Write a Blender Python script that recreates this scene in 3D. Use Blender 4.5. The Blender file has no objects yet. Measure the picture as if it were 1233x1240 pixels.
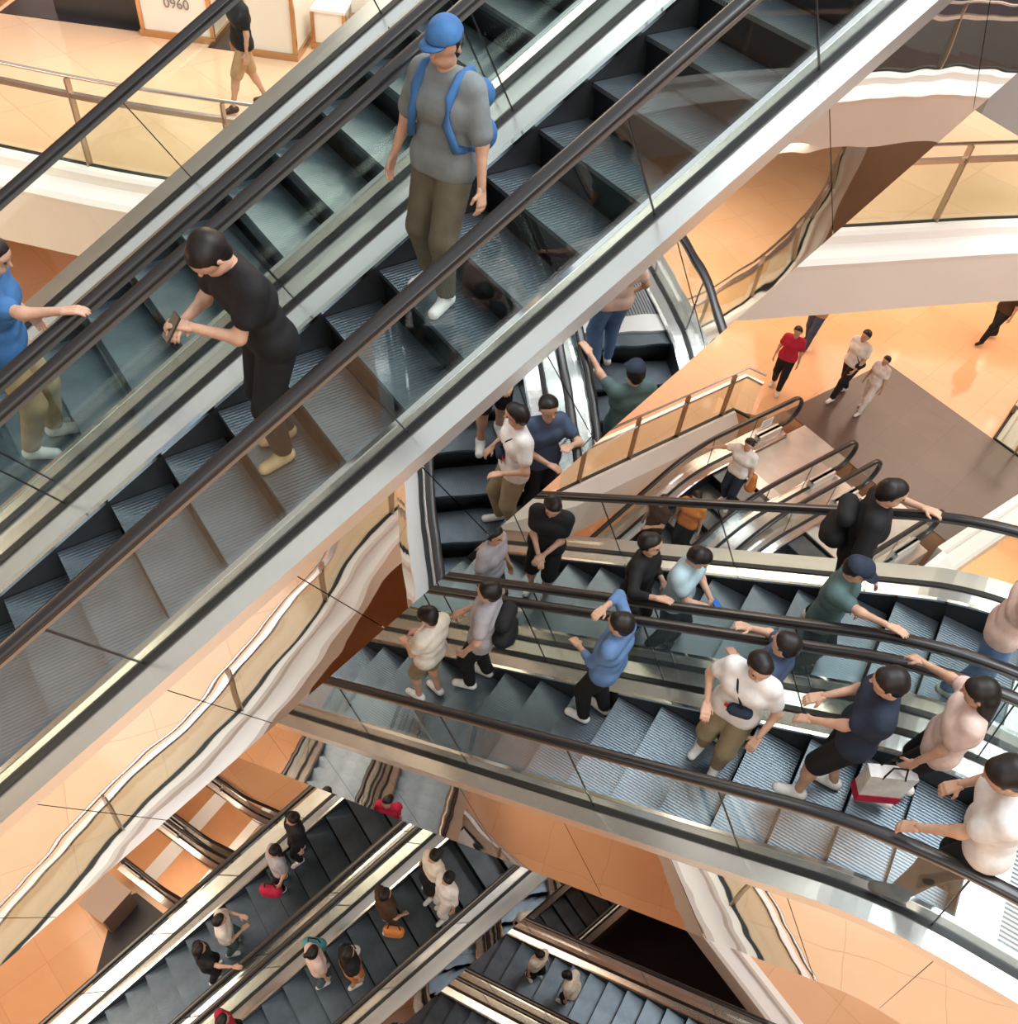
import bpy, bmesh, math, random
import numpy as np
from mathutils import Vector, Matrix
random.seed(7)
C = bpy.context.scene.collection
V = Vector
R = math.radians
# ------------------------------------------------------------------ camera
ZC = 26.6                                   # camera height above the lowest floor
cam = bpy.data.cameras.new('camera'); cam_o = bpy.data.objects.new('camera', cam); C.objects.link(cam_o)
PITCH, ROLL, AZA, AZB = 0.8436837, 0.13241813, 0.70823943, -0.45420452
cp, sp, cr, sr = math.cos(PITCH), math.sin(PITCH), math.cos(ROLL), math.sin(ROLL)
M3 = Matrix(((cr, -sr, 0), (sr, cr, 0), (0, 0, 1))) @ Matrix(((1, 0, 0), (0, -sp, -cp), (0, cp, -sp)))
right, down, fwd = V(M3[0]), V(M3[1]), V(M3[2])
m = Matrix((right, -down, -fwd)).transposed().to_4x4(); m.translation = V((0, 0, ZC))
cam_o.matrix_world = m
cam.sensor_fit = 'HORIZONTAL'; cam.sensor_width = 36; cam.lens = 1077.48/1233*36
cam.clip_start = 0.05; cam.clip_end = 300
bpy.context.scene.camera = cam_o
vs = bpy.context.scene.view_settings
vs.view_transform = 'Standard'; vs.look = 'None'; vs.gamma = 1; vs.use_curve_mapping = False
vs.exposure = 0.0
# ------------------------------------------------------------------ world and large lights
w = bpy.data.worlds.new('world'); bpy.context.scene.world = w; w.use_nodes = True
nt = w.node_tree; bg = nt.nodes['Background']
tc = nt.nodes.new('ShaderNodeTexCoord'); sx = nt.nodes.new('ShaderNodeSeparateXYZ'); nz = nt.nodes.new('ShaderNodeTexNoise'); nz.inputs['Scale'].default_value = 2.2
ma = nt.nodes.new('ShaderNodeMath'); ma.operation = 'MULTIPLY_ADD'; ma.inputs[1].default_value = .22
cr_ = nt.nodes.new('ShaderNodeValToRGB')
for _ in range(2): cr_.color_ramp.elements.new(.5)
for e_, (p_, c_) in zip(cr_.color_ramp.elements, ((.0, (.16, .11, .07)), (.52, (.34, .24, .15)), (.74, (.50, .48, .46)), (.87, (1.0, 1.03, 1.07)))): e_.position = p_; e_.color = (*c_, 1)
nt.links.new(tc.outputs['Generated'], sx.inputs[0]); nt.links.new(tc.outputs['Generated'], nz.inputs['Vector'])
nt.links.new(nz.outputs['Fac'], ma.inputs[0]); nt.links.new(sx.outputs['Z'], ma.inputs[2]); nt.links.new(ma.outputs[0], cr_.inputs['Fac'])
nt.links.new(cr_.outputs['Color'], bg.inputs['Color']); bg.inputs['Strength'].default_value = 0.88

def area(name, loc, size, power, color, target=None, sy=None):
    l = bpy.data.lights.new(name, 'AREA'); l.energy = power; l.color = color; l.size = size
    if sy: l.shape = 'RECTANGLE'; l.size_y = sy
    o = bpy.data.objects.new(name, l); C.objects.link(o); o.location = loc
    if target is not None:
        o.rotation_euler = (V(target)-V(loc)).to_track_quat('-Z', 'Y').to_euler()
    return o
area('skylight', (8, 6, ZC+11), 12, 3800, (.93, .97, 1.0), (5, 5, 15))
area('near_side_fill', (-3, -15, ZC+7), 12, 900, (1, .95, .90), (5, 8, ZC-5))  # added fill lamp behind the camera, brightens fascias facing the near side
area('near_right_fill', (12, -9, ZC+7), 10, 1300, (1, .97, .93), (8, 12, ZC-6))  # extra unseen fill, put in to lift the right balcony fascia
area('warm_ceiling_light', (8, 20, ZC+8), 9, 1000, (1, .80, .62), (6, 14, 12))
area('warm_shop_light', (-5, 17, ZC+2), 5, 500, (1, .82, .66), (-5, 12, ZC-6))
area('warm_hall_light', (-13, 3, ZC-4), 6, 1000, (1, .76, .54), (-7, 5, 0))
area('warm_middle_ceiling_light', (3, 20, ZC-7.1), 8, 620, (1, .84, .66), (3, 20, 0))
area('warm_middle_ceiling_light', (13, 20, ZC-7.1), 8, 560, (1, .84, .66), (13, 20, 0))
area('warm_upper_far_light', (-2, 16, ZC+1), 9, 620, (1, .86, .70), (-2, 15, 0))
area('warm_low_light', (12, 16, ZC-13.2), 8, 900, (1, .82, .62), (12, 16, 0))
area('warm_lowest_light', (-10, 10, ZC-13.2), 8, 1000, (1, .82, .62), (-8, 8, 0))
area('warm_lowest_left_light', (-13, 1, ZC-14), 6, 900, (1, .82, .62), (-11, 4, 0))
area('warm_near_right_light', (15, 3, ZC-7.2), 7, 1000, (1, .86, .70), (15, 4, 0))
area('warm_near_hall_light', (3, -8, ZC-3), 8, 330, (1, .8, .62), (3, -2, ZC-12))

# ------------------------------------------------------------------ materials
def mat(name, color=(.8, .8, .8), rough=.5, metal=0., spec=.5, noise=0, nscale=5., color2=None, bump=0, bscale=20., coat=0):
    mt = bpy.data.materials.new(name); mt.use_nodes = True; n = mt.node_tree; b = n.nodes['Principled BSDF']
    b.inputs['Base Color'].default_value = (*color, 1); b.inputs['Roughness'].default_value = rough
    b.inputs['Metallic'].default_value = metal; b.inputs['Specular IOR Level'].default_value = spec
    if coat: b.inputs['Coat Weight'].default_value = coat; b.inputs['Coat Roughness'].default_value = .05
    tcn = n.nodes.new('ShaderNodeTexCoord')
    no = n.nodes.new('ShaderNodeTexNoise'); no.inputs['Scale'].default_value = nscale; no.inputs['Detail'].default_value = 4
    n.links.new(tcn.outputs['Object'], no.inputs['Vector'])
    cr = n.nodes.new('ShaderNodeValToRGB')
    c2 = color2 or tuple(max(0, c*(1-noise)) for c in color)
    cr.color_ramp.elements[0].position = .35; cr.color_ramp.elements[0].color = (*c2, 1)
    cr.color_ramp.elements[1].position = .65; cr.color_ramp.elements[1].color = (*color, 1)
    n.links.new(no.outputs['Fac'], cr.inputs['Fac']); n.links.new(cr.outputs['Color'], b.inputs['Base Color'])
    if bump:
        n2 = n.nodes.new('ShaderNodeTexNoise'); n2.inputs['Scale'].default_value = bscale; n2.inputs['Detail'].default_value = 2
        n.links.new(tcn.outputs['Object'], n2.inputs['Vector'])
        bp = n.nodes.new('ShaderNodeBump'); bp.inputs['Strength'].default_value = 1; bp.inputs['Distance'].default_value = bump
        n.links.new(n2.outputs['Fac'], bp.inputs['Height']); n.links.new(bp.outputs['Normal'], b.inputs['Normal'])
    return mt

def marble(name, c1, c2, rough=.12, tile=1.2, rot=0.):
    mt = mat(name, c1, rough, 0, .5, nscale=.35, color2=c2)
    n = mt.node_tree; b = n.nodes['Principled BSDF']
    tcn = n.nodes.new('ShaderNodeTexCoord'); mp = n.nodes.new('ShaderNodeMapping'); mp.inputs['Rotation'].default_value[2] = rot
    br = n.nodes.new('ShaderNodeTexBrick'); br.offset = 0; br.inputs['Scale'].default_value = 1
    br.inputs['Brick Width'].default_value = tile; br.inputs['Row Height'].default_value = tile; br.inputs['Mortar Size'].default_value = .004
    br.inputs['Color1'].default_value = (1, 1, 1, 1); br.inputs['Color2'].default_value = (.93, .93, .93, 1); br.inputs['Mortar'].default_value = (.7, .66, .6, 1)
    mx = n.nodes.new('ShaderNodeMix'); mx.data_type = 'RGBA'; mx.blend_type = 'MULTIPLY'; mx.inputs[0].default_value = 1
    n.links.new(tcn.outputs['Object'], mp.inputs['Vector']); n.links.new(mp.outputs['Vector'], br.inputs['Vector'])
    src = b.inputs['Base Color'].links[0].from_socket
    n.links.new(src, mx.inputs[6]); n.links.new(br.outputs['Color'], mx.inputs[7]); n.links.new(mx.outputs[2], b.inputs['Base Color'])
    return mt

def glass_mat(name, tint=(.93, .97, .96), refl=.045):
    mt = bpy.data.materials.new(name); mt.use_nodes = True; n = mt.node_tree; n.nodes.clear()
    out = n.nodes.new('ShaderNodeOutputMaterial'); tr = n.nodes.new('ShaderNodeBsdfTransparent'); gl = n.nodes.new('ShaderNodeBsdfGlossy')
    lw = n.nodes.new('ShaderNodeLayerWeight'); lw.inputs['Blend'].default_value = .5
    pw = n.nodes.new('ShaderNodeMath'); pw.operation = 'POWER'; pw.inputs[1].default_value = 4.5
    ml = n.nodes.new('ShaderNodeMath'); ml.operation = 'MULTIPLY_ADD'; ml.inputs[1].default_value = .9; ml.inputs[2].default_value = refl
    mx = n.nodes.new('ShaderNodeMixShader')
    tr.inputs['Color'].default_value = (*tint, 1); gl.inputs['Roughness'].default_value = .01
    n.links.new(lw.outputs['Facing'], pw.inputs[0]); n.links.new(pw.outputs[0], ml.inputs[0]); n.links.new(ml.outputs[0], mx.inputs[0])
    n.links.new(tr.outputs[0], mx.inputs[1]); n.links.new(gl.outputs[0], mx.inputs[2]); n.links.new(mx.outputs[0], out.inputs[0])
    return mt

def step_mat(name, color, color2):
    mt = mat(name, color, .36, .85, .5, nscale=3, color2=color2)
    n = mt.node_tree; b = n.nodes['Principled BSDF']
    tcn = n.nodes.new('ShaderNodeTexCoord'); wv = n.nodes.new('ShaderNodeTexWave'); wv.bands_direction = 'Y'
    wv.inputs['Scale'].default_value = 12
    bp = n.nodes.new('ShaderNodeBump'); bp.inputs['Strength'].default_value = .35; bp.inputs['Distance'].default_value = .003
    n.links.new(tcn.outputs['Object'], wv.inputs['Vector']); n.links.new(wv.outputs['Fac'], bp.inputs['Height']); n.links.new(bp.outputs['Normal'], b.inputs['Normal'])
    return mt

MT = dict(
    steel=mat('brushed_steel', (.78, .765, .74), .24, .85, noise=.06, nscale=1.2, bump=.0006, bscale=1.2),
    bright=mat('polished_steel', (.88, .88, .87), .12, 1.0),
    mirror=mat('mirror_steel', (.86, .85, .84), .012, 1.0, noise=.01, bump=.0045, bscale=.9),
    rubber=mat('black_rubber', (.018, .017, .018), .28, 0, .6),
    gasket=mat('black_gasket', (.012, .012, .013), .45),
    skirt=mat('dark_skirt_metal', (.05, .052, .056), .3, .6, noise=.2),
    soffit=mat('dark_painted_soffit', (.10, .095, .09), .5),
    guide=mat('dark_rail_guide', (.30, .29, .28), .4, .8),
    truss=mat('dark_truss', (.05, .05, .05), .7),
    tread=step_mat('step_tread_metal', (.17, .205, .235), (.12, .147, .17)),
    riser=mat('step_riser_metal', (.016, .019, .023), .4, .5, noise=.2),
    plate=mat('landing_plate_metal', (.52, .52, .52), .32, .8, noise=.1, bump=.001, bscale=60),
    ribbed=None, orange_plate=mat('orange_landing_plate', (.72, .36, .17), .25, .25, noise=.12, nscale=2),
    comb=mat('comb_metal', (.8, .8, .78), .3, .6),
    glass=glass_mat('balustrade_glass'),
    fglass=glass_mat('greenish_glass', (.90, .95, .91)),
    floor=marble('peach_marble', (.84, .56, .37), (.80, .48, .29), .10, 1.3, AZA),
    floor_mid=marble('peach_marble_middle', (.83, .52, .31), (.78, .44, .24), .10, 1.3, AZA),
    floor2=marble('peach_marble_low', (.83, .50, .29), (.78, .43, .23), .12, 1.3, AZA),
    dark=marble('dark_stone', (.13, .095, .08), (.10, .07, .058), .22, .9, AZA),
    black=mat('black_floor', (.035, .033, .042), .35, 0, .3, noise=.3, nscale=.6),
    fascia=mat('cream_fascia', (.90, .84, .79), .32, 0, .5, noise=.03, nscale=1),
    white=mat('white_ledge', (.92, .90, .87), .25, 0, .5),
    wall=mat('warm_wall', (.50, .33, .20), .6, 0, noise=.08, nscale=.5),
    wood=mat('brown_panel', (.35, .16, .07), .35, 0, noise=.3, nscale=2),
    railmetal=mat('rail_metal', (.62, .56, .52), .25, .9),
    postmetal=mat('bronze_post', (.42, .33, .25), .35, .7),
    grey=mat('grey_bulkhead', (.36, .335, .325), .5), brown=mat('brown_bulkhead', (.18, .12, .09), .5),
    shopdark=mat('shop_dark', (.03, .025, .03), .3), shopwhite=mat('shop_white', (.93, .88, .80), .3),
    gold=mat('bronze_trim', (.55, .34, .18), .2, .9), ink=mat('grey_ink', (.25, .24, .22), .5),
)
_rb = mat('ribbed_landing_plate', (.50, .52, .53), .35, .8, noise=.1); _n = _rb.node_tree
_tc = _n.nodes.new('ShaderNodeTexCoord'); _mp = _n.nodes.new('ShaderNodeMapping'); _mp.inputs['Rotation'].default_value[2] = -AZB; _wv = _n.nodes.new('ShaderNodeTexWave'); _wv.bands_direction = 'Y'; _wv.inputs['Scale'].default_value = 9
_cr = _n.nodes.new('ShaderNodeValToRGB'); _cr.color_ramp.elements[0].color = (.10, .105, .11, 1); _cr.color_ramp.elements[1].color = (.36, .375, .39, 1); _cr.color_ramp.elements[0].position = .25; _cr.color_ramp.elements[1].position = .6
_n.links.new(_tc.outputs['Object'], _mp.inputs[0]); _n.links.new(_mp.outputs[0], _wv.inputs[0]); _n.links.new(_wv.outputs['Fac'], _cr.inputs[0]); _n.links.new(_cr.outputs[0], _n.nodes['Principled BSDF'].inputs['Base Color'])
MT['ribbed'] = _rb
def emis(name, col, s):
    mt = bpy.data.materials.new(name); mt.use_nodes = True; b = mt.node_tree.nodes['Principled BSDF']
    b.inputs['Base Color'].default_value = (*col, 1); b.inputs['Emission Color'].default_value = (*col, 1); b.inputs['Emission Strength'].default_value = s
    return mt
MT['lamp'] = emis('lamp_glow', (1, .86, .68), 14)

# ------------------------------------------------------------------ mesh helpers
def link(name, me, mt, parent=None, smooth=False):
    o = bpy.data.objects.new(name, me); C.objects.link(o)
    if mt is not None: me.materials.append(mt)
    if smooth: me.polygons.foreach_set('use_smooth', [True]*len(me.polygons))
    if parent is not None: o.parent = parent
    return o
def mesh(vs_, fs): me = bpy.data.meshes.new('mesh'); me.from_pydata([tuple(v) for v in vs_], [], fs); me.update(); return me
def empty(name, label, cat, loc=(0, 0, 0), group=None):
    o = bpy.data.objects.new(name, None); C.objects.link(o); o.location = loc; o.empty_display_size = .2
    o['label'] = label; o['category'] = cat
    if group: o['group'] = group
    return o
def tag(o, label, cat, group=None):
    o['label'] = label; o['category'] = cat
    if group: o['group'] = group
    return o
def struct(o): o['kind'] = 'structure'; return o
def fixn(me):
    bm = bmesh.new(); bm.from_mesh(me); bmesh.ops.recalc_face_normals(bm, faces=bm.faces); bm.to_mesh(me); bm.free(); return me
def boxm(x0, x1, y0, y1, z0, z1):
    v = [(x, y, z) for x in (x0, x1) for y in (y0, y1) for z in (z0, z1)]
    return fixn(mesh(v, [(0, 1, 3, 2), (4, 6, 7, 5), (0, 4, 5, 1), (2, 3, 7, 6), (0, 2, 6, 4), (1, 5, 7, 3)]))
def prism(poly, z0, z1):
    n = len(poly); v = [(x, y, z0) for x, y in poly]+[(x, y, z1) for x, y in poly]
    f = [tuple(range(n))[::-1], tuple(range(n, 2*n))]+[(i, (i+1) % n, n+(i+1) % n, n+i) for i in range(n)]
    me = fixn(mesh(v, f)); bm = bmesh.new(); bm.from_mesh(me); bmesh.ops.triangulate(bm, faces=[f for f in bm.faces if len(f.verts) > 4]); bm.to_mesh(me); bm.free(); return me
def tube(pts, r, n=10):
    pts = [V(p) for p in pts]; vs_, fs = [], []
    for i, p in enumerate(pts):
        t = (pts[min(i+1, len(pts)-1)]-pts[max(i-1, 0)]).normalized()
        a = t.cross(V((0, 0, 1)));  a = a.normalized() if a.length > .05 else V((1, 0, 0)); b = t.cross(a).normalized()
        for k in range(n): an = 2*math.pi*k/n; vs_.append(p+a*math.cos(an)*r+b*math.sin(an)*r)
    for i in range(len(pts)-1):
        for k in range(n): fs.append((i*n+k, i*n+(k+1) % n, (i+1)*n+(k+1) % n, (i+1)*n+k))
    fs += [tuple(range(n))[::-1], tuple((len(pts)-1)*n+k for k in range(n))]
    return fixn(mesh(vs_, fs))

# ------------------------------------------------------------------ escalator frames
class Fr:
    def __init__(s, az): s.h = V((math.cos(az), math.sin(az), 0)); s.w = V((-math.sin(az), math.cos(az), 0)); s.az = az
    def P(s, a, l, z): return s.h*a+s.w*l+V((0, 0, z+ZC))
FA, FB = Fr(AZA), Fr(AZB)
C30, S30 = math.cos(R(30)), math.sin(R(30))

class Path:
    """nosing line: optional flat bottom at zb, 30 degree incline at depth n0, optional flat top at zt (z relative to the camera height)"""
    def __init__(s, n0, s0, s1, zb=None, zt=None, rad=1.9):
        s.n0 = n0; zi = lambda a: (-n0+a*S30)/C30
        pts = []; tl = rad*math.tan(R(15))
        a0, a1 = s0, s1
        if zb is not None:
            sb = (zb*C30+n0)/S30; x = s0
            while x < sb-tl: pts.append((x, zb, 0)); x += .2
            for k in range(13):
                th = R(30)*k/12; pts.append((sb-tl+rad*math.sin(th), zb+rad*(1-math.cos(th)), th))
            a0 = sb+tl*C30+.1
        if zt is not None:
            st = (zt*C30+n0)/S30; a1 = st-tl*C30-.1
        n = max(2, int((a1-a0)/.3)+1)
        pts += [(a0+(a1-a0)*i/(n-1), zi(a0+(a1-a0)*i/(n-1)), R(30)) for i in range(n)]
        if zt is not None:
            for k in range(13):
                th = R(30)*(1-k/12); pts.append((st+tl-rad*math.sin(th), zt-rad*(1-math.cos(th)), th))
            x = st+tl+.15
            while x < s1: pts.append((x, zt, 0)); x += .2
            pts.append((s1, zt, 0))
        s.pts = pts; s.zb, s.zt = zb, zt
    def at(s, a):
        p = s.pts
        for i in range(len(p)-1):
            if p[i+1][0] >= a or i == len(p)-2:
                u = (a-p[i][0])/(p[i+1][0]-p[i][0]); return tuple(p[i][k]+(p[i+1][k]-p[i][k])*u for k in range(3))
    def cut(s, a, b):
        a = max(a, s.pts[0][0]); b = min(b, s.pts[-1][0])
        return [s.at(a)]+[p for p in s.pts if a+.01 < p[0] < b-.01]+[s.at(b)]

def sweep(fr, sub, prof, org, closed=True):
    """sweep profile [(l, d)] along sub path; d is measured along the path normal"""
    vs_, fs = [], []; n = len(prof)
    for (a, z, th) in sub:
        for (l, d) in prof: vs_.append(fr.P(a-math.sin(th)*d, l, z+math.cos(th)*d)-org)
    for i in range(len(sub)-1):
        for k in range(n): fs.append((i*n+k, i*n+(k+1) % n, (i+1)*n+(k+1) % n, (i+1)*n+k))
    fs += [tuple(range(n))[::-1], tuple((len(sub)-1)*n+k for k in range(n))]
    return fixn(mesh(vs_, fs))
def rect(l0, l1, d0, d1): return [(l0, d0), (l1, d0), (l1, d1), (l0, d1)]
RAILP = [(-.043, -.012), (-.046, .006), (-.038, .022), (-.02, .030), (.02, .030), (.038, .022), (.046, .006), (.043, -.012), (.03, -.02), (-.03, -.02)]

def handrail_pts(path, d, e0, e1):
    pts = []
    rr = .33
    if e0:
        a, z, _ = path.pts[0]; zz = z+d
        pts += [(a+.75, zz-2*rr, math.pi), (a+.4, zz-2*rr, math.pi), (a+.15, zz-2*rr, math.pi)]
        pts += [(a-rr*math.sin(R(t))*1.0, zz-rr-rr*math.cos(R(t)), math.pi-R(t)) for t in range(0, 180, 15)]
    for (a, z, th) in path.pts: pts.append((a-math.sin(th)*d, z+math.cos(th)*d, th))
    if e1:
        a, z, _ = path.pts[-1]; zz = z+d
        pts += [(a+rr*math.sin(R(t)), zz-rr+rr*math.cos(R(t)), -R(t)) for t in range(15, 181, 15)]
        pts += [(a-.15, zz-2*rr, -math.pi), (a-.4, zz-2*rr, -math.pi), (a-.75, zz-2*rr, -math.pi)]
    return pts

def escalator(label, fr, path, sk, gl, outer=(None, None), mid=None, e0=False, e1=False, gj=None, mj=None,
              steps=None, combs=(None, None), group=None, phase=0., soffit=None, far_panel=False, shift=None, raild=.88, mirror=True, plate='plate', strip=None):
    """sk, gl: lateral (near, far) of skirts and of glass; outer: lateral of the outer deck edges; mid: lateral reached by the middle deck"""
    mids = path.pts[len(path.pts)//2]
    org = fr.P(mids[0], (sk[0]+sk[1])/2, mids[1])
    t = empty('escalator', label, 'escalator', org, group)
    P0, P1 = path.pts[0][0], path.pts[-1][0]; full = path.pts
    A = lambda name, prof, mt, sub=full: link(name, sweep(fr, sub, prof, org), MT[mt], t)
    for i, sgn in ((0, -1), (1, 1)):            # near side, far side
        s_, g = sk[i], gl[i]
        A('skirt_panel', rect(s_, s_+sgn*.012, -.28, .04), 'skirt')
        A('inner_deck', [(s_+sgn*.02, .03), (g-sgn*.02, .055), (g-sgn*.02, .075), (s_+sgn*.02, .05)], 'steel')
        A('edge_trim', rect(s_-sgn*.004, s_+sgn*.03, .035, .058), 'bright')
        A('glass_gasket', rect(g-.030, g+.030, .03, .088), 'gasket')
        js = [P0]+[j for j in (gj or []) if P0+.2 < j < P1-.2]+[P1]
        for a, b in zip(js, js[1:]):
            link('glass_panel', sweep(fr, path.cut(a+.004, b-.004), rect(g-.006, g+.006, .06, raild-.02), org), MT['glass'], t)
            if b < P1-.1:
                link('panel_joint', sweep(fr, path.cut(b-.0035, b+.0035), rect(g-.0065, g+.0065, .08, raild-.02), org), MT['gasket'], t)
        rp = handrail_pts(path, raild, e0, e1)
        link('handrail', sweep(fr, rp, [(g+a, b) for a, b in RAILP], org), MT['rubber'], t, True)
        A('handrail_guide', rect(g-.028, g+.028, raild-.05, raild-.018), 'guide')
        for e, pp, sg in ((e0, path.pts[0], -1), (e1, path.pts[-1], 1)):
            if e:                                   # newel glass and inlet box
                a, z, _ = pp; poly = [(a, z+.06)]+[(a+sg*.31*math.sin(R(q)), z+raild-.33-.31*math.cos(R(q))) for q in range(0, 181, 15)]
                n = len(poly); v = [fr.P(x, g-.006, zz)-org for x, zz in poly]+[fr.P(x, g+.006, zz)-org for x, zz in poly]
                link('newel_glass', fixn(mesh(v, [tuple(range(n)), tuple(range(n, 2*n))]+[(k, (k+1) % n, n+(k+1) % n, n+k) for k in range(n)])), MT['glass'], t)
                sub = [(a-sg*.75, z, 0), (a-sg*.12, z, 0)]; sub.sort()
                link('inlet_box', sweep(fr, sub, rect(g-.07, g+.07, .03, .24), org), MT['comb'], t)
    if outer[0] is not None:
        o_, g = outer[0], gl[0]
        A('outer_deck', [(g-.03, .03), (g-.03, .075), (o_, .065), (o_, -.03), (o_+.02, -.03), (o_+.02, .03)], 'steel')
        js = [P0]+[j for j in (mj or []) if P0+.2 < j < P1-.2]+[P1]
        for a, b in zip(js, js[1:]):
            link('mirror_panel', sweep(fr, path.cut(a+.003, b-.003), rect(o_+.006, o_+.03, -1.15, -.02), org), MT['mirror' if mirror else 'steel'], t)
    if outer[1] is not None:
        o_, g = outer[1], gl[1]
        A('outer_deck', [(g+.03, .03), (g+.03, .075), (o_, .065), (o_, -.03), (o_-.02, -.03), (o_-.02, .03)], 'steel')
        link('side_cladding', sweep(fr, full, rect(o_-.03, o_-.006, -1.15, -.02), org), MT['steel'], t)
    if mid is not None:
        A('middle_deck', [(gl[1]+.03, .03), (gl[1]+.03, .075), (mid-.03, .075), (mid-.03, .03)], 'steel')
    lo = outer[0]+.035 if outer[0] is not None else gl[0]-.02
    hi = outer[1]-.035 if outer[1] is not None else (mid if mid is not None else gl[1]+.02)
    A('truss_soffit', rect(lo, hi, -1.15, -1.1), 'soffit'); A('step_well', rect(sk[0]-.1, sk[1]+.1, -.42, -.4), 'truss')
    # steps
    a, b = steps or (P0, P1)
    wd = (sk[1]-sk[0])/2-.006; cl = (sk[0]+sk[1])/2
    tm = bpy.data.meshes.new('mesh'); bm = bmesh.new()
    def addb(x0, x1, z0, z1, mi):
        r_ = bmesh.ops.create_cube(bm, size=1, matrix=Matrix.Translation(((x0+x1)/2, 0, (z0+z1)/2)) @ Matrix.Diagonal((x1-x0, 2*wd, z1-z0, 1)))
        for f in {f for v in r_['verts'] for f in v.link_faces}: f.material_index = mi
    addb(0, .402, -.03, 0, 0)
    prev = None
    for k in range(6):
        u = k/5; x = .012+.03*math.sin(u*math.pi*.5)-.0; 
        if prev is not None:
            v = [bm.verts.new((prev[0], -wd, prev[1])), bm.verts.new((prev[0], wd, prev[1])), bm.verts.new((x, wd, -.03-.20*u)), bm.verts.new((x, -wd, -.03-.20*u))]
            f = bm.faces.new(v); f.material_index = 1; f.smooth = True
        prev = (x, -.03-.20*u)
    bm.to_mesh(tm); bm.free(); tm.materials.append(MT['tread']); tm.materials.append(MT['riser'])
    rot = Matrix.Rotation(fr.az, 4, 'Z')
    x = a+phase; i = 0
    while x < b-.02:
        o = bpy.data.objects.new('step', tm); C.objects.link(o); o.parent = t
        z = path.at(x)[1]; z2 = path.at(x+.4)[1]
        flat_top = path.zt is not None and abs(z2-z) < .22 and z > (path.zt-1)
        zz = z2-.231+ .0 if (flat_top and z2 < path.zt-.001) else z
        o.matrix_local = Matrix.Translation(fr.P(x, cl, max(z if path.zb is not None and z < path.zb+1 else zz, zz))-org) @ rot
        x += .4; i += 1
    for cpos, sg in ((combs[0], -1), (combs[1], 1)):
        if cpos is not None:
            zz = path.zb if sg < 0 else path.zt; end = P0-.35 if sg < 0 else P1+.6
            sub = sorted([(cpos, zz, 0), (cpos+sg*.28, zz, 0)]); link('comb_plate', sweep(fr, sub, rect(sk[0], sk[1], -.02, .012), org), MT['comb'], t)
            sub = sorted([(cpos+sg*.28, zz, 0), (end, zz, 0)]); link('landing_plate', sweep(fr, sub, rect(sk[0]-.05, sk[1]+.05, -.03, .008), org), MT[plate], t)
    if strip: link('threshold_strip', sweep(fr, [(strip[0], path.at(strip[0])[1], 0), (strip[1], path.at(strip[1])[1], 0)], rect(sk[0]-.04, sk[1]+.04, .008, .016), org), MT['white'], t)
    return t

tA = lambda ts, n0: [t_*C30+n0*S30 for t_ in ts]
# upper pair A, rising to the upper right
pA = Path(4.10, -4.2, 9.2)
gA = tA([-5.4, -3.9, -2.13, -.13, 1.75, 3.0, 4.3, 5.8], 4.1)
mA = tA([-5.1, -4.13, -3.13, -2.14, -1.15, -.2, .76, 1.75, 2.91, 4.18, 5.3, 6.4], 4.1)
escalator('nearest escalator lane, carrying the capped person in grey, with mirror side panels', FA, pA, (3.33, 4.41), (3.19, 4.61), (3.02, None), 4.84,
          gj=gA, mj=mA, group='upper pair of escalators crossing the top left', phase=.2)
escalator('far lane of the upper escalator pair, carrying the person in the blue shirt', FA, pA, (5.03, 6.16), (4.84, 6.33), (None, 6.58),
          gj=gA, group='upper pair of escalators crossing the top left', phase=.25)
# pair B, its top landing at lower right
pB = Path(5.99, -8.6, 5.5, zt=-6.0)
gB = tA([-9.4, -8., -6.7, -5.34, -3.96, -2.66, -1.3, 0., 1.3], 5.99)
mB = tA([-9.5, -8.5, -7.53, -6.52, -5.4, -4.21, -3.2, -2.27, -1.2, -.2, 1.], 5.99)
escalator('lower lane of the middle escalator pair, with curved mirror side', FB, pB, (3.45, 4.53), (3.31, 4.73), (3.14, None), 4.96,
          gj=gB, mj=mB, steps=(-8.4, 1.9), combs=(None, 2.0), plate='ribbed', group='middle pair of crowded escalators')
escalator('upper lane of the middle escalator pair, beside the open hall', FB, pB, (5.15, 6.28), (4.96, 6.45), (None, 6.70),
          gj=gB, steps=(-8.4, 1.9), combs=(None, 2.0), plate='ribbed', group='middle pair of crowded escalators', phase=.2)
# pair C, bottom left
pC = Path(14.2, -6.6, 6.2)
gC = [x for x in np.arange(-6, 6, 1.3)]
escalator('dim escalator lane at bottom left with the teal and orange clad riders', FA, pC, (3.33, 4.41), (3.17, 4.61), (2.93, None), 4.84,
          gj=gC, mj=[x for x in np.arange(-6.1, 6, 1.1)], group='lower left pair of escalators', phase=.1)
escalator('dim escalator lane at bottom left beside the orange floored hall', FA, pC, (5.03, 6.16), (4.84, 6.33), (None, 6.62),
          gj=gC, group='lower left pair of escalators', phase=.25)
# pair D, lowest, bottom landing at the left
pD = Path(17.9, -12.3, 4.0, zb=-26.6)
gD = [x for x in np.arange(-11.5, 4, 1.3)]
escalator('lowest escalator lane at bottom edge, nearer of its pair', FB, pD, (3.45, 4.53), (3.31, 4.73), (3.10, None), 4.96,
          gj=gD, mj=[x for x in np.arange(-11, 4, 1.1)], steps=(-9.9, 3.8), combs=(-9.9, None), e0=True, plate='orange_plate', strip=(-11.65, -11.2), group='lowest pair of escalators')
escalator('lowest escalator lane carrying two riders in white tops', FB, pD, (5.15, 6.28), (4.96, 6.45), (None, 6.75),
          gj=gD, steps=(-9.9, 3.8), combs=(-9.9, None), e0=True, plate='orange_plate', strip=(-11.65, -11.2), group='lowest pair of escalators', phase=.2)
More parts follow.
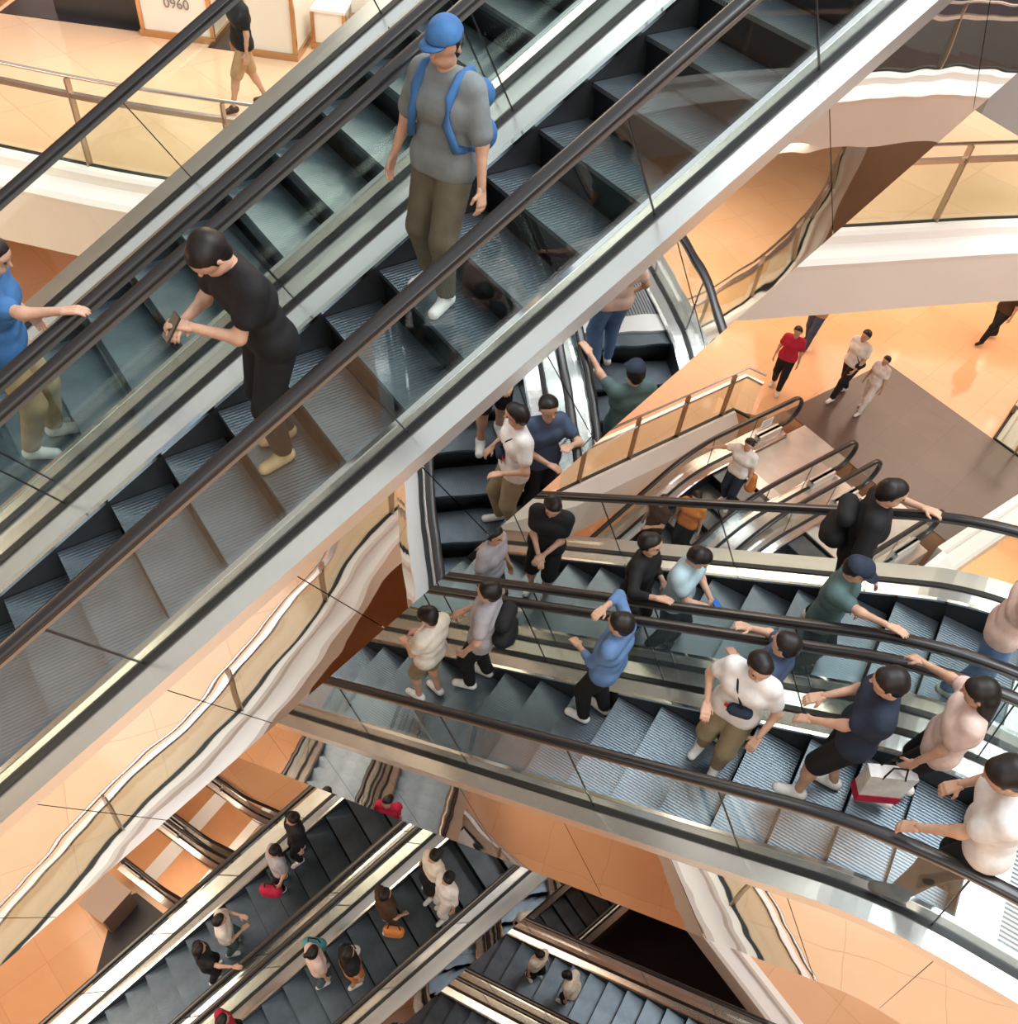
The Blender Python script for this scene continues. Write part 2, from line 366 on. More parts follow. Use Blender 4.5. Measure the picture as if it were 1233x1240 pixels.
# pair E, top landing on the tan hall floor
pE = Path(15.65, 7.2, 13.0, zt=-12.0)
gE = [8.3, 9.6, 10.9, 12.0]
escalator('escalator lane at right carrying the rider in white with the orange bag', FA, pE, (5.8, 6.9), (5.64, 7.07), (None, 7.35),
          gj=gE, steps=(7.3, 11.3), combs=(None, 11.4), e1=True, group='right pair of escalators ending on the dark stone floor')
escalator('empty escalator lane at right, nearer to the lower pair', FA, pE, (3.8, 4.9), (3.62, 5.06), (3.38, None), 5.64,
          gj=gE, mj=[8.5, 9.6, 10.7, 11.8], steps=(7.3, 11.3), combs=(None, 11.4), e1=True, group='right pair of escalators ending on the dark stone floor', mirror=False)
st = FA.P(12.35, 7.06, -11.45); sk_o = link('notice_sticker', boxm(-.16, .16, -.003, .003, -.11, .11), MT['white'], [o for o in C.objects if o.name.startswith('escalator') and 'orange bag' in o.get('label', '')][0])
sk_o.location = st-sk_o.parent.location; sk_o.rotation_euler[2] = AZA
for zz in (-.06, 0, .06): q = link('printed_line', boxm(-.12, .12, -.0045, -.003, -.012+zz, .012+zz), MT['ink'], sk_o)
# G, lowest level behind D
pG = Path(26.5, 5.2, 14., zb=-26.6)
escalator('dark escalator lane glimpsed under the middle pair, behind the lowest one', FA, pG, (3.75, 4.85), (3.6, 5.02), (3.4, 5.3),
          gj=[8, 9.5, 11], steps=(6.5, 13.8), combs=(6.5, None), e0=True, mirror=False)

# ------------------------------------------------------------------ floors and fascias
def slab(name, poly, z, mt, th=.5, kind=True):
    o = link(name, prism([(p[0], p[1]) for p in poly], z-th+ZC, z+ZC), MT[mt]); 
    if kind: struct(o)
    return o
def AS(s_, l): p = FA.P(s_, l, 0); return (p.x, p.y)
def smoothline(pts, n=6):
    out = []
    for i in range(len(pts)-1):
        p0 = pts[max(i-1, 0)]; p1 = pts[i]; p2 = pts[i+1]; p3 = pts[min(i+2, len(pts)-1)]
        for k in range(n):
            t = k/n
            out.append(tuple(.5*((2*p1[j])+(-p0[j]+p2[j])*t+(2*p0[j]-5*p1[j]+4*p2[j]-p3[j])*t*t+(-p0[j]+3*p1[j]-3*p2[j]+p3[j])*t**3) for j in range(2)))
    out.append(pts[-1]); return out
TRIM = [0]
def edge_fascia(line, z, side, prof, mt):
    """line: xy points; side: +1/-1 chooses the outward normal; prof: closed [(out, dz)]"""
    vs_, fs = [], []; n = len(prof)
    for i, p in enumerate(line):
        a, b = line[max(i-1, 0)], line[min(i+1, len(line)-1)]
        t = V((b[0]-a[0], b[1]-a[1])).normalized(); nn = V((-t.y, t.x))*side
        for (o_, dz) in prof: vs_.append((p[0]+nn.x*o_, p[1]+nn.y*o_, z+dz+ZC))
    for i in range(len(line)-1):
        for k in range(n): fs.append((i*n+k, i*n+(k+1) % n, (i+1)*n+(k+1) % n, (i+1)*n+k))
    fs += [tuple(range(n))[::-1], tuple((len(line)-1)*n+k for k in range(n))]
    TRIM[0] += 1
    return struct(link('trim_%d' % TRIM[0], fixn(mesh(vs_, fs)), MT[mt]))
def balustrade(label, line, z, step=1.9, start=.4, group=None, hgt=1.12, mid=.90, anchor=None):
    t = empty('balustrade', label, 'balustrade', (line[0][0], line[0][1], z+ZC), group)
    o0 = V((line[0][0], line[0][1], z+ZC)); L = lambda p, dz: V((p[0], p[1], z+dz+ZC))-o0
    link('top_rail', tube([L(p, hgt) for p in line], .024), MT['railmetal'], t, True)
    def strip(d0, d1, th, mt, nm, ln=line):
        vs_, fs = [], []
        for i, p in enumerate(ln):
            a, b = ln[max(i-1, 0)], ln[min(i+1, len(ln)-1)]; tt = V((b[0]-a[0], b[1]-a[1])).normalized(); nn = V((-tt.y, tt.x, 0))*th
            for q in (L(p, d0)-nn, L(p, d0)+nn, L(p, d1)+nn, L(p, d1)-nn): vs_.append(q)
        for i in range(len(ln)-1):
            for k in range(4): fs.append((i*4+k, i*4+(k+1) % 4, (i+1)*4+(k+1) % 4, (i+1)*4+k))
        fs += [(0, 1, 2, 3), tuple(len(vs_)-4+k for k in range(4))]
        return link(nm, fixn(mesh(vs_, fs)), MT[mt], t)
    strip(mid-.03, mid+.03, .035, 'railmetal', 'middle_rail')
    strip(-.02, .03, .03, 'gasket', 'floor_channel')
    # cumulative
    cum = [0]
    for a, b in zip(line, line[1:]): cum.append(cum[-1]+math.dist(a, b))
    def at(d):
        for i in range(len(cum)-1):
            if cum[i+1] >= d: u = (d-cum[i])/(cum[i+1]-cum[i]); return tuple(line[i][k]+(line[i+1][k]-line[i][k])*u for k in range(2)), i
        return line[-1], len(line)-2
    if anchor is not None:
        ia = min(range(len(line)), key=lambda i: abs(line[i][0]-anchor)); start = (cum[ia]+(anchor-line[ia][0])) % step
    d = start; ds = []
    while d < cum[-1]:
        p, i = at(d); ang = math.atan2(line[i+1][1]-line[i][1], line[i+1][0]-line[i][0])
        b = boxm(-.012, .012, -.05, .05, 0, hgt-.02); o = link('post', b, MT['postmetal'], t); o.location = L(p, 0); o.rotation_euler[2] = ang
        ds.append(d); d += step
    ds = [0]+ds+[cum[-1]]
    for a, b in zip(ds, ds[1:]):
        if b-a < .1: continue
        ln = [at(a+.02)[0]]+[line[i] for i in range(len(line)) if a+.05 < cum[i] < b-.05]+[at(b-.02)[0]]
        strip(.03, mid-.03, .005, 'fglass', 'glass_panel', ln)
    return t
FPROF = [(0, .02), (.13, .02), (.17, -.02), (.17, -.14), (.40, -.20), (.46, -.26), (.44, -.34), (.30, -1.20), (.20, -1.24), (0, -1.24)]

# level -6 : far side and right side
E6 = smoothline([(-14, 11.6), (-10, 10.8), (-7.05, 10.38), (-4.7, 10.12), (-1, 10.15), (2, 10.6), (3.82, 11.15), (6.6, 12.1), (10, 13.0), (13, 12.9), (14.6, 11), (14.3, 9), (13.3, 7.2), (11.5, 4.5), (9.5, 2.5)])
i_turn = min(range(len(E6)), key=lambda i: abs(E6[i][0]-13)+abs(E6[i][1]-12.9))
polyfar = E6[:i_turn+1]+[(26, 16), (26, 34), (-22, 34), (-22, 12)]
slab('floor_upper_far', polyfar, -6.0, 'floor', .9)
polyr = E6[i_turn:]+[(FB.P(5.6, 2.6, 0).x, FB.P(5.6, 2.6, 0).y), (8, -3), (26, -3), (26, 16)]
slab('floor_upper_right', polyr, -6.0, 'black', .9)
e6f = E6[:]
edge_fascia(e6f, -6.0, -1, FPROF, 'fascia')
balustrade('glass balustrade with steel rails along the curved upper balcony', [p for p in E6[:i_turn+30] if p[0] < 50], -6.0, 1.885, .35, anchor=-5.83)
# landing of pair B
pl = [FB.P(5.4, 2.0, 0), FB.P(5.4, 8.0, 0), FB.P(8, 8, 0), FB.P(8, 2, 0)]
# level -12 : far side
dk = [AS(13.9, 3.35), AS(17.0, 3.35), AS(17.0, 7.48), AS(13.9, 7.48)]
far12 = [AS(-9, 11.5), AS(-2, 10.5), AS(8.3, 8.05), AS(12.6, 8.05), AS(13.1, 7.5), AS(13.6, 7.5), AS(13.6, 3.35), AS(16.9, 3.35), AS(16.9, 4.6), AS(22, 6.0), AS(34, 9), AS(34, 34), AS(-14, 34)]
slab('floor_middle_far', far12, -12.01, 'floor_mid', .9)
struct(link('floor_dark_stone', prism([AS(13.58, 3.36), AS(16.88, 3.36), AS(16.88, 7.46), AS(13.58, 7.46)], -12.0+ZC-.009, -12.0+ZC+.006), MT['dark']))
wl = [AS(8.0, 8.05), AS(12.62, 8.05), AS(12.75, 7.7)]
balustrade('glass balustrade with posts beside the right escalator well', wl, -12.0, 1.25, .5)
edge_fascia([AS(-9, 11.5), AS(-2, 10.5), AS(8.3, 8.05), AS(12.6, 8.05)], -12.0, -1, [(0, .01), (.08, .01), (.30, -.25), (.30, -1.1), (0, -1.1)], 'fascia')
ln = [AS(13.3, 3.36), AS(16.92, 3.36), AS(16.92, 4.6), AS(22, 6.0), AS(30, 8.1)]
edge_fascia(ln, -12.0, -1, FPROF, 'fascia')
balustrade('glass balustrade round the corner opening beside the dark stone floor', [AS(16.92, 3.9), AS(16.92, 4.6), AS(22, 6.0), AS(30, 8.1)], -12.0, 1.6, .2)
edge_fascia([AS(7.6, 2.4), AS(10.4, 3.05), AS(13.3, 3.25)], -12.0, -1, [(0, .02), (.12, .02), (.35, -.2), (.3, -.7), (0, -.7)], 'white')
# level -12 : near side (seen in the mirror sides)
N12 = smoothline([(-16, -4), (-8, -2.2), (-3, -1.1), (-.3, -.45), (1, 0), (3.6, .55), (5.8, .9), (10, 3), (14.7, 6.6), (20.8, 8.4), (30, 10)])
slab('floor_middle_near', N12+[(30, -22), (-16, -22)], -12.0, 'floor_mid', .9)
edge_fascia(N12, -12.0, 1, FPROF, 'fascia')
balustrade('glass balustrade along the near middle balcony seen reflected in the mirror panels', N12, -12.0, 2.2, .5)
# level -19.3
N19 = smoothline([(-16, 1.5), (-8, 1.2), (-3.6, 1.0), (-.4, .2), (3, -1), (8, -2)])
slab('floor_low_near', N19+[(8, -22), (-16, -22)], -19.3, 'floor2', .9)
edge_fascia(N19, -19.3, 1, FPROF, 'fascia')
balustrade('glass balustrade along the near low balcony seen reflected in the mirror panels', N19, -19.3, 2.2, .5)
slab('floor_low_far', [AS(8.5, -8), AS(34, -8), AS(34, 34), AS(-8, 34), AS(-8, 16), AS(8.5, 13)], -19.3, 'floor2', .9)
edge_fascia([AS(8.5, -8), AS(8.5, 13)], -19.3, 1, FPROF, 'fascia')
# lowest floor
slab('floor_lowest', [(-45, -30), (45, -30), (45, 45), (-45, 45)], -26.62, 'floor2', .4)
def BS(s_, l): p = FB.P(s_, l, 0); return (p.x, p.y)
struct(link('floor_black_carpet', prism([BS(-11.7, 2.5), BS(-11.4, 2.95), BS(0, 2.95), BS(0, -3.3), BS(-8, -3.3), BS(-10.15, 0)], -26.61+ZC, -26.60+ZC), MT['black']))
struct(link('floor_black_stone', prism([BS(-3.5, 6.9), BS(14, 6.9), BS(14, 14), BS(-3.5, 11)], -26.61+ZC, -26.60+ZC), MT['black']))
# outer walls of the hall
for nm, a in (('wall_left', (-24.4, -24, -24, 36)), ('wall_right', (34, 34.4, -24, 36)), ('wall_back', (-24, 34, 34, 34.4)), ('wall_front', (-24, 34, -22.4, -22))):
    struct(link(nm, boxm(a[0], a[1], a[2], a[3], ZC-26.6, ZC+4), MT['wall']))

# ------------------------------------------------------------------ shop fronts on the upper floor
def boxo(name, x0, x1, y0, y1, z0, z1, mt, parent=None, org=None, rz=0):
    """box given relative to camera height; with parent its coordinates are relative to org"""
    o = link(name, boxm(x0, x1, y0, y1, z0, z1), MT[mt], parent); return o
SF = -6.0
def wall_box(name, x0, x1, y0, y1, z0, z1, mt): return struct(link(name, boxm(x0, x1, y0, y1, z0+ZC, z1+ZC), MT[mt]))
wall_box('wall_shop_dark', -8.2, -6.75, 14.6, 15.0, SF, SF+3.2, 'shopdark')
wall_box('wall_shop_back', -10.5, 1.5, 17.5, 17.8, SF, SF+3.4, 'shopwhite')
wall_box('wall_shop_side', -16, -9.1, 14.5, 15.0, SF, SF+3.2, 'wood')
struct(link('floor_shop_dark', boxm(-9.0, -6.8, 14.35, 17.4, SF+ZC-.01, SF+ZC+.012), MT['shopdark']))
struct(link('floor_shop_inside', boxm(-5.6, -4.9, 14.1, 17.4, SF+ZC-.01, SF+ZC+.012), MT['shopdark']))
def kiosk(label, x0, x1, y0, y1, h, text=None):
    t = empty('display_counter', label, 'counter', ((x0+x1)/2, (y0+y1)/2, SF+ZC+.001))
    w_, d_ = (x1-x0)/2, (y1-y0)/2
    link('counter_body', boxm(-w_, w_, -d_, d_, .10, h), MT['shopwhite'], t)
    link('plinth', boxm(-w_-.04, w_+.04, -d_-.04, d_+.04, 0, .10), MT['gold'], t)
    link('counter_top', boxm(-w_-.02, w_+.02, -d_-.02, d_+.02, h, h+.04), MT['white'], t)
    for sx in (-1, 1): link('corner_trim', boxm(sx*w_-.03, sx*w_+.03, -d_-.03, -d_+.03, .1, h), MT['gold'], t)
    if text:
        cu = bpy.data.curves.new('lettering', 'FONT'); cu.body = text; cu.size = .20; cu.extrude = .004; cu.align_x = 'CENTER'
        o = bpy.data.objects.new('lettering', cu); C.objects.link(o); o.parent = t; o.location = (.05, -d_-.012, h-.62); o.rotation_euler = (R(90), 0, 0)
        me_ = bpy.data.meshes.new_from_object(o); bpy.data.objects.remove(o); link('lettering', me_, MT['ink'], t); o = t.children[-1] if False else bpy.data.objects['lettering']; o.location = (.05, -d_-.012, .46); o.rotation_euler = (R(90), 0, 0)
    return t
kiosk('white display counter lettered 0960 at the shop front on the upper floor', -6.65, -5.55, 14.25, 15.1, 1.35, '0960')
kiosk('white shop counter right of the dark doorway on the upper floor', -4.95, -4.2, 14.05, 15.3, 1.9)
kiosk('pale low counter beside the bronze panel on the upper floor', -4.05, -3.55, 14.6, 15.2, .55)
wall_box('wall_shop_white', -3.5, 2.5, 14.9, 15.4, SF, SF+3.2, 'shopwhite')
wall_box('wall_bronze_panel', -3.5, -2.6, 14.7, 14.88, SF, SF+.5, 'wood')
# ------------------------------------------------------------------ hanging grey bulkhead, top right
def hull(name, pts, mt):
    bm = bmesh.new(); [bm.verts.new(p) for p in pts]; bmesh.ops.convex_hull(bm, input=bm.verts[:]); me = bpy.data.meshes.new('mesh'); bm.to_mesh(me); bm.free()
    return link(name, fixn(me), MT[mt])
_b = [(4.52, 10.47, -4), (4.61, 10.34, -4), (5.59, 11.33, -4.), (5.82, 11.05, -4.6), (6.8, 12.0, -4.6), (7.0, 12.6, -4.0), (5.4, 12.2, -4.)]
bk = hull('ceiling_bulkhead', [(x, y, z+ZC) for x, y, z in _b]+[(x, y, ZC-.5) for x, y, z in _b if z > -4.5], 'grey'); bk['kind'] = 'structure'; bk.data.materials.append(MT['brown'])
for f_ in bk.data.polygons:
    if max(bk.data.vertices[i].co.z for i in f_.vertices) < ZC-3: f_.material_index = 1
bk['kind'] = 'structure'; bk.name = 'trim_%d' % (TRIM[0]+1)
# kiosk at the bottom landing of the lowest pair
kt = FB.P(-11.55, 2.35, -26.6)
t = empty('kiosk', 'small brown box kiosk beside the lowest escalator landing at left', 'kiosk', kt); t.rotation_euler[2] = AZB
link('kiosk_body', boxm(-.42, .42, -.5, .4, 0, 1.0), mat('kiosk_brown', (.36, .25, .20), .5), t)
link('kiosk_top', boxm(-.46, .46, -.54, .44, 1.0, 1.06), mat('kiosk_top_brown', (.42, .33, .28), .6), t); link('door', boxm(-.3, .3, -.515, -.5, .1, .9), MT['railmetal'], t)
# ------------------------------------------------------------------ people: smooth distance-field figures
def snet(F, o, h):
    """surface nets on a distance field"""
    s = F < 0; nx, ny, nz_ = F.shape
    c = [(0,0,0),(1,0,0),(0,1,0),(1,1,0),(0,0,1),(1,0,1),(0,1,1),(1,1,1)]
    sl = lambda A, d: A[d[0]:nx-1+d[0], d[1]:ny-1+d[1], d[2]:nz_-1+d[2]]
    cnt = sum(sl(s, d).astype(np.int8) for d in c); act = (cnt > 0) & (cnt < 8)
    ijk = np.argwhere(act); 
    if not len(ijk): return [], []
    idx = -np.ones(act.shape, int); idx[act] = np.arange(len(ijk))
    acc = np.zeros((len(ijk), 3)); n = np.zeros(len(ijk)); I, J, K = ijk.T
    for p in range(8):
        for q in range(p+1, 8):
            a, b = c[p], c[q]
            if sum(abs(a[k]-b[k]) for k in range(3)) != 1: continue
            fa = F[I+a[0], J+a[1], K+a[2]]; fb = F[I+b[0], J+b[1], K+b[2]]
            m_ = (fa < 0) != (fb < 0); t_ = np.where(m_, fa/np.where(m_, fa-fb, 1), 0)
            for k in range(3): acc[:, k] += np.where(m_, a[k]+(b[k]-a[k])*t_, 0)
            n += m_
    v = (ijk+acc/n[:, None])*h+o
    fs = []
    for ax in range(3):
        u, w_ = [(1, 2), (2, 0), (0, 1)][ax]
        sh = [slice(1, -1)]*3; sh[ax] = slice(0, -1); sh2 = list(sh); sh2[ax] = slice(1, None)
        base = s[tuple(sh)]; nxt = s[tuple(sh2)]
        e = np.argwhere(base != nxt); 
        if not len(e): continue
        sg = base[tuple(e.T)]; off = np.array([1, 1, 1]); off[ax] = 0; e = e+off
        du = np.zeros(3, int); du[u] = 1; dw = np.zeros(3, int); dw[w_] = 1
        g = lambda x: idx[x[:, 0], x[:, 1], x[:, 2]]
        ok = (e[:, 0] < act.shape[0]) & (e[:, 1] < act.shape[1]) & (e[:, 2] < act.shape[2]); e = e[ok]; sg = sg[ok]
        a0, a1, a2, a3 = g(e), g(e-du), g(e-du-dw), g(e-dw)
        fs.append(np.where(sg[:, None], np.stack([a0, a1, a2, a3], 1), np.stack([a3, a2, a1, a0], 1)))
    f = np.concatenate(fs); f = f[(f >= 0).all(1)]
    return v.tolist(), f.tolist()
def caps(P, a, b, ra, rb):
    a = np.array(a, float); b = np.array(b, float); d = b-a; L = d@d+1e-9
    t_ = np.clip(((P-a)@d)/L, 0, 1); return np.linalg.norm(P-a-t_[..., None]*d, axis=-1)-(ra+(rb-ra)*t_)
def field(prims, h, k=.03, cut=None, pad=.03):
    lo = np.min([np.minimum(np.array(p[0])-p[2], np.array(p[1])-p[3]) for p in prims], axis=0)-pad-k
    hi = np.max([np.maximum(np.array(p[0])+p[2], np.array(p[1])+p[3]) for p in prims], axis=0)+pad+k
    ax = [np.arange(lo[i], hi[i]+h, h) for i in range(3)]
    P = np.stack(np.meshgrid(*ax, indexing='ij'), -1); F = None
    for p in prims:
        d = caps(P, *p[:4])
        if F is None: F = d
        else:
            q = np.clip(.5+.5*(F-d)/k, 0, 1); F = F*(1-q)+d*q-k*q*(1-q)
    if cut is not None: F = cut(P, F)
    return snet(F, lo, h)
_pm = {}
def cmat(col, rough=.75, name='cloth'):
    key = (tuple(col), name)
    if key not in _pm: _pm[key] = mat(name, col, rough, 0, .3, noise=.22, nscale=9, bump=.004 if name == 'cloth' else 0, bscale=14)
    return _pm[key]
def ik(s, t, l1, l2, pole):
    s, t, pole = np.array(s, float), np.array(t, float), np.array(pole, float)
    d = t-s; L = np.linalg.norm(d); L2 = min(L, (l1+l2)*.995); dn = d/L; t = s+dn*L2
    a = (l1*l1-l2*l2+L2*L2)/(2*L2); hh = math.sqrt(max(l1*l1-a*a, 0)); pp = pole-dn*(pole@dn); pp /= np.linalg.norm(pp)+1e-9
    return s+dn*a+pp*hh, t
SKIN = (.60, .36, .25)
BR = dict(black=(.012, .012, .014), navy=(.02, .03, .055), grey=(.20, .23, .24), teal=(.08, .14, .14), white=(.80, .78, .76), cream=(.78, .72, .63),
          blue=(.05, .16, .38), ltblue=(.45, .62, .68), denim=(.12, .22, .42), khaki=(.30, .24, .15), olive=(.13, .115, .08), tan=(.50, .34, .18), orange=(.62, .22, .06),
          pink=(.80, .60, .53), red=(.50, .02, .06), hair=(.014, .010, .009), brown=(.07, .035, .02), lav=(.42, .40, .43), dkblue=(.06, .09, .16))
def person(label, base, yaw, H=1.65, shirt='black', sleeve=.55, pants='black', leg='long', shoes='white', hair='short', haircol='hair', lean=0., la=None, ra=None,
           head=(0, 0), step_=(.06, -.06), lift=0., fine=True, hem=.86, group=None, curl=.5, skirt=False, cap=None, knee=(0, 0), fem=False, stance=.10, mask=False):
    """base: world foot point; yaw: facing; la / ra: wrist targets (forward, left, up) in body space at 1.7 m; lean: trunk pitch; head: (yaw, pitch) degrees"""
    h = .017 if fine else .026
    ry = lambda v, a: np.array([v[0]*math.cos(a)+v[2]*math.sin(a), v[1], -v[0]*math.sin(a)+v[2]*math.cos(a)])
    hipz = .90
    def T(p):            # trunk space to body space (lean about the hips)
        v = np.array(p, float)-np.array([0, 0, hipz]); return ry(v, lean)+np.array([0, 0, hipz])
    sw = .155 if fem else .175
    prim_t = [(T((0, -.085, .95)), T((0, .085, .95)), .108, .108), (T((0, -.06, 1.08)), T((0, .06, 1.08)), .095, .095),
              (T((.005, -.085, 1.26)), T((.005, .085, 1.26)), .112, .112), (T((-.01, -sw+.03, 1.385)), T((-.01, sw-.03, 1.385)), .062, .062)]
    neck = [(T((-.01, 0, 1.38)), T((.012, 0, 1.50)), .058, .052)]
    legs, feet = [], []
    for i, sy in ((0, 1), (1, -1)):
        hip = np.array([0, sy*.088, hipz]); an = np.array([step_[i], sy*stance, .085+(lift if i else 0)])
        kn, an = ik(hip, an, .43, .41, (1, sy*.12, 0))
        legs.append([(hip, kn, .088, .058), (kn, kn+(an-kn)*.35, .055, .055), (kn, an, .052, .036)])
        feet.append(an)
    arms, hands = [], []
    for tgt, sy in ((la, 1), (ra, -1)):
        sh = T((-.01, sy*sw, 1.375)); 
        w_ = np.array(tgt if tgt is not None else (.04, sy*.27, .86), float)
        if tgt is None: w_ = T(w_) if abs(lean) < .3 else w_
        el, w_ = ik(sh, w_, .275, .245, (-.7, sy*.75, -.5)); arms.append([(sh, el, .050, .038), (el, w_, .038, .026)]); hands.append((el, w_, sy))
    body = prim_t+neck+[p for l in legs for p in l]+[p for a_ in arms for p in a_]
    v, f = field(body, h, .035)
    vv, ff = list(v), list(f)
    def addm(v, f): n0 = len(vv); vv.extend(v); ff.extend([[a_+n0 for a_ in q] for q in f])
    # head
    hy, hp = R(head[0]), R(head[1])
    nb = T((0, 0, 1.46))
    def HT(p):
        p = np.array(p, float)-np.array([0, 0, 1.46]); p = ry(p, hp); p = np.array([p[0]*math.cos(hy)-p[1]*math.sin(hy), p[0]*math.sin(hy)+p[1]*math.cos(hy), p[2]])
        return ry(p, lean*.8)+nb
    hd = [((-.025, -.012, 1.612), (.02, .012, 1.618), .083, .083), ((.035, -.012, 1.535), (.035, .012, 1.535), .055, .055), ((.0, 0, 1.50), (.02, 0, 1.55), .058, .062)]
    det = [((.088, 0, 1.605), (.112, 0, 1.572), .008, .014), ((-.005, .083, 1.60), (-.012, .088, 1.565), .014, .010), ((-.005, -.083, 1.60), (-.012, -.088, 1.565), .014, .010),
           ((.082, -.02, 1.532), (.082, .02, 1.532), .011, .011), ((.085, .018, 1.625), (.078, .045, 1.625), .009, .008), ((.085, -.018, 1.625), (.078, -.045, 1.625), .009, .008)]
    hm = .009 if fine else .014
    addm(*field([(HT(a_), HT(b_), r1, r2) for a_, b_, r1, r2 in hd+det], hm, .014))
    # hands
    for el, w_, sy in hands:
        d = w_-el; d /= np.linalg.norm(d); up = np.array([0, 0, 1.]); sd = np.cross(d, up)
        sd = sd/np.linalg.norm(sd) if np.linalg.norm(sd) > .2 else np.array([1., 0, 0]); 
        if abs(d[2]) > .8: sd = np.array([1., 0, 0]) - d*d[0]; sd /= np.linalg.norm(sd); pn = np.array([0, -sy, 0.]) - d*(-sy*d[1]); pn /= np.linalg.norm(pn)
        else: pn = np.cross(sd, d); pn = pn if pn[2] < 0 else -pn; sd = sd if (sd[1]*sy < 0) else -sd
        th = sd; pr = []
        for q, (o_, L_) in enumerate(((.030, .070), (.010, .078), (-.010, .073), (-.030, .058))):
            k0 = w_+d*.088+th*o_; pr.append((w_+th*o_*.6, k0, .016, .013)); p = k0; ang = 0
            for sgm in range(3):
                ang += curl*(.7 if sgm else .5); dd = d*math.cos(ang)+pn*math.sin(ang); p2 = p+dd*L_*(.42, .32, .26)[sgm]; pr.append((p, p2, .0105-.001*sgm, .0095-.001*sgm)); p = p2
        t0 = w_+d*.025+th*.026; t1 = t0+(d*.6+th*.65+pn*.3)*.042; t2 = t1+(d*.85+th*.15+pn*.45)*.034; pr += [(t0, t1, .014, .011), (t1, t2, .011, .009)]
        addm(*field(pr, .0065 if fine else .011, .006, pad=.01))
    sc = H/1.70
    def mk(nm, v, f, mt, par):
        me = bpy.data.meshes.new('mesh'); me.from_pydata((np.array(v)*sc).tolist() if len(v) else [], [], f); me.update(); return link(nm, me, mt, par, True)
    o = mk('person', vv, ff, cmat(SKIN, .5, 'skin'), None)
    tag(o, label, 'person', group); o.location = base; o.rotation_euler[2] = yaw
    # shirt
    inf = .028
    def grow(ps, e, k0=1.): return [(p[0], p[1], p[2]+e, p[3]+e*k0) for p in ps]
    sl = []
    for a_ in arms:
        if sleeve <= 1: sl.append((a_[0][0], a_[0][0]+(a_[0][1]-a_[0][0])*sleeve, a_[0][2]+.030, a_[0][3]+.036))
        else: sl += [(a_[0][0], a_[0][1], a_[0][2]+.018, a_[0][3]+.016), (a_[1][0], a_[1][0]+(a_[1][1]-a_[1][0])*min(sleeve-1, .93), a_[1][2]+.014, a_[1][3]+.014)]
    tors = grow(prim_t, inf)+[(T((0, -.08, hem+.03)), T((0, .08, hem+.03)), .128, .128)]
    cu_, su_ = math.cos(lean), math.sin(lean)
    def cutz(P, F):
        zz = (P[..., 0]*su_+(P[..., 2]-hipz)*cu_)+hipz
        side = np.abs(P[..., 1]) < .2
        return np.where(side, np.maximum(F, hem-zz), F)
    v, f = field(tors+sl, h, .03, cutz); mk('shirt', v, f, cmat(BR[shirt]), o)
    # trousers / skirt
    lp = []
    for l in legs:
        if leg == 'long': lp += [(l[0][0], l[0][1], .088+.028, .058+.030), (l[0][1], l[2][1]+np.array([0, 0, .02]), .086, .062)]
        elif leg == 'short': lp += [(l[0][0], l[0][0]+(l[0][1]-l[0][0])*.9, .108, .092)]
        else: lp += [(l[0][0], l[0][0]+(l[0][1]-l[0][0])*.8, .12, .13)]
    pv = grow([(T((0, -.085, .95)), T((0, .085, .95)), .108, .108)], .012)
    zc = .095 if leg == 'long' else None
    v, f = field(pv+lp, h, .03 if leg != 'skirt' else .10, (lambda P, F: np.maximum(F, zc-P[..., 2])) if zc and lift == 0 else None)
    mk({'long': 'trousers', 'short': 'shorts', 'skirt': 'skirt'}[leg], v, f, cmat(BR[pants]), o)
    for i, an in enumerate(feet):
        sy = 1 if i == 0 else -1; g0 = an[2]-.085
        v, f = field([((an[0]-.035, an[1], g0+.05), (an[0]+.02, an[1], g0+.075), .044, .042), ((an[0], an[1], g0+.05), (an[0]+.14, an[1]+sy*.02, g0+.038), .044, .036), ((an[0]-.03, an[1], g0+.035), (an[0]+.15, an[1]+sy*.02, g0+.032), .04, .038)],
                     .012 if fine else .018, .015, lambda P, F: np.maximum(F, (g0+.001)-P[..., 2]))
        mk('shoe', v, f, cmat(BR[shoes], .5, 'shoe_material'), o)
    # hair
    hs = [(HT((-.03, -.012, 1.617)), HT((.012, .012, 1.625)), .094, .090), (HT((-.05, 0, 1.58)), HT((-.045, 0, 1.54)), .075, .06)]
    if hair == 'long': hs += [(HT((-.06, -.03, 1.56)), T((-.085, -.04, 1.30)), .065, .045), (HT((-.06, .03, 1.56)), T((-.085, .04, 1.30)), .065, .045)]
    if hair == 'bun': hs += [(HT((-.11, 0, 1.66)), HT((-.125, 0, 1.66)), .042, .042)]
    o3 = HT((0, 0, 1.60)); X = HT((1, 0, 1.60))-o3; Z = HT((0, 0, 2.60))-o3
    def cuth(P, F):
        x = (P-o3)@X; z = (P-o3)@Z; front = np.maximum(x-.02-np.maximum(0, z-.015)*1.35, -(z+5)); return np.maximum(F, front)
    v, f = field(hs, hm, .02, cuth); mk('hair', v, f, cmat(BR[haircol], .45, 'hair_material'), o)
    if cap:
        def cutc(P, F): return np.maximum(F, .035-((P-o3)@Z))
        v, f = field([(HT((-.028, -.012, 1.622)), HT((.02, .012, 1.628)), .101, .101)], hm, .02, cutc); cp_ = mk('cap', v, f, cmat(BR[cap]), o)
        bp2 = [(.055, .078)]+[(.09+.085*math.cos(R(q)), .075*math.sin(R(q))) for q in range(75, -76, -15)]+[(.055, -.078)]; nb2 = len(bp2)
        v = [HT((x, y, 1.648-.10*(x-.05)-1.5*y*y)) for x, y in bp2]+[HT((x, y, 1.640-.10*(x-.05)-1.5*y*y)) for x, y in bp2]
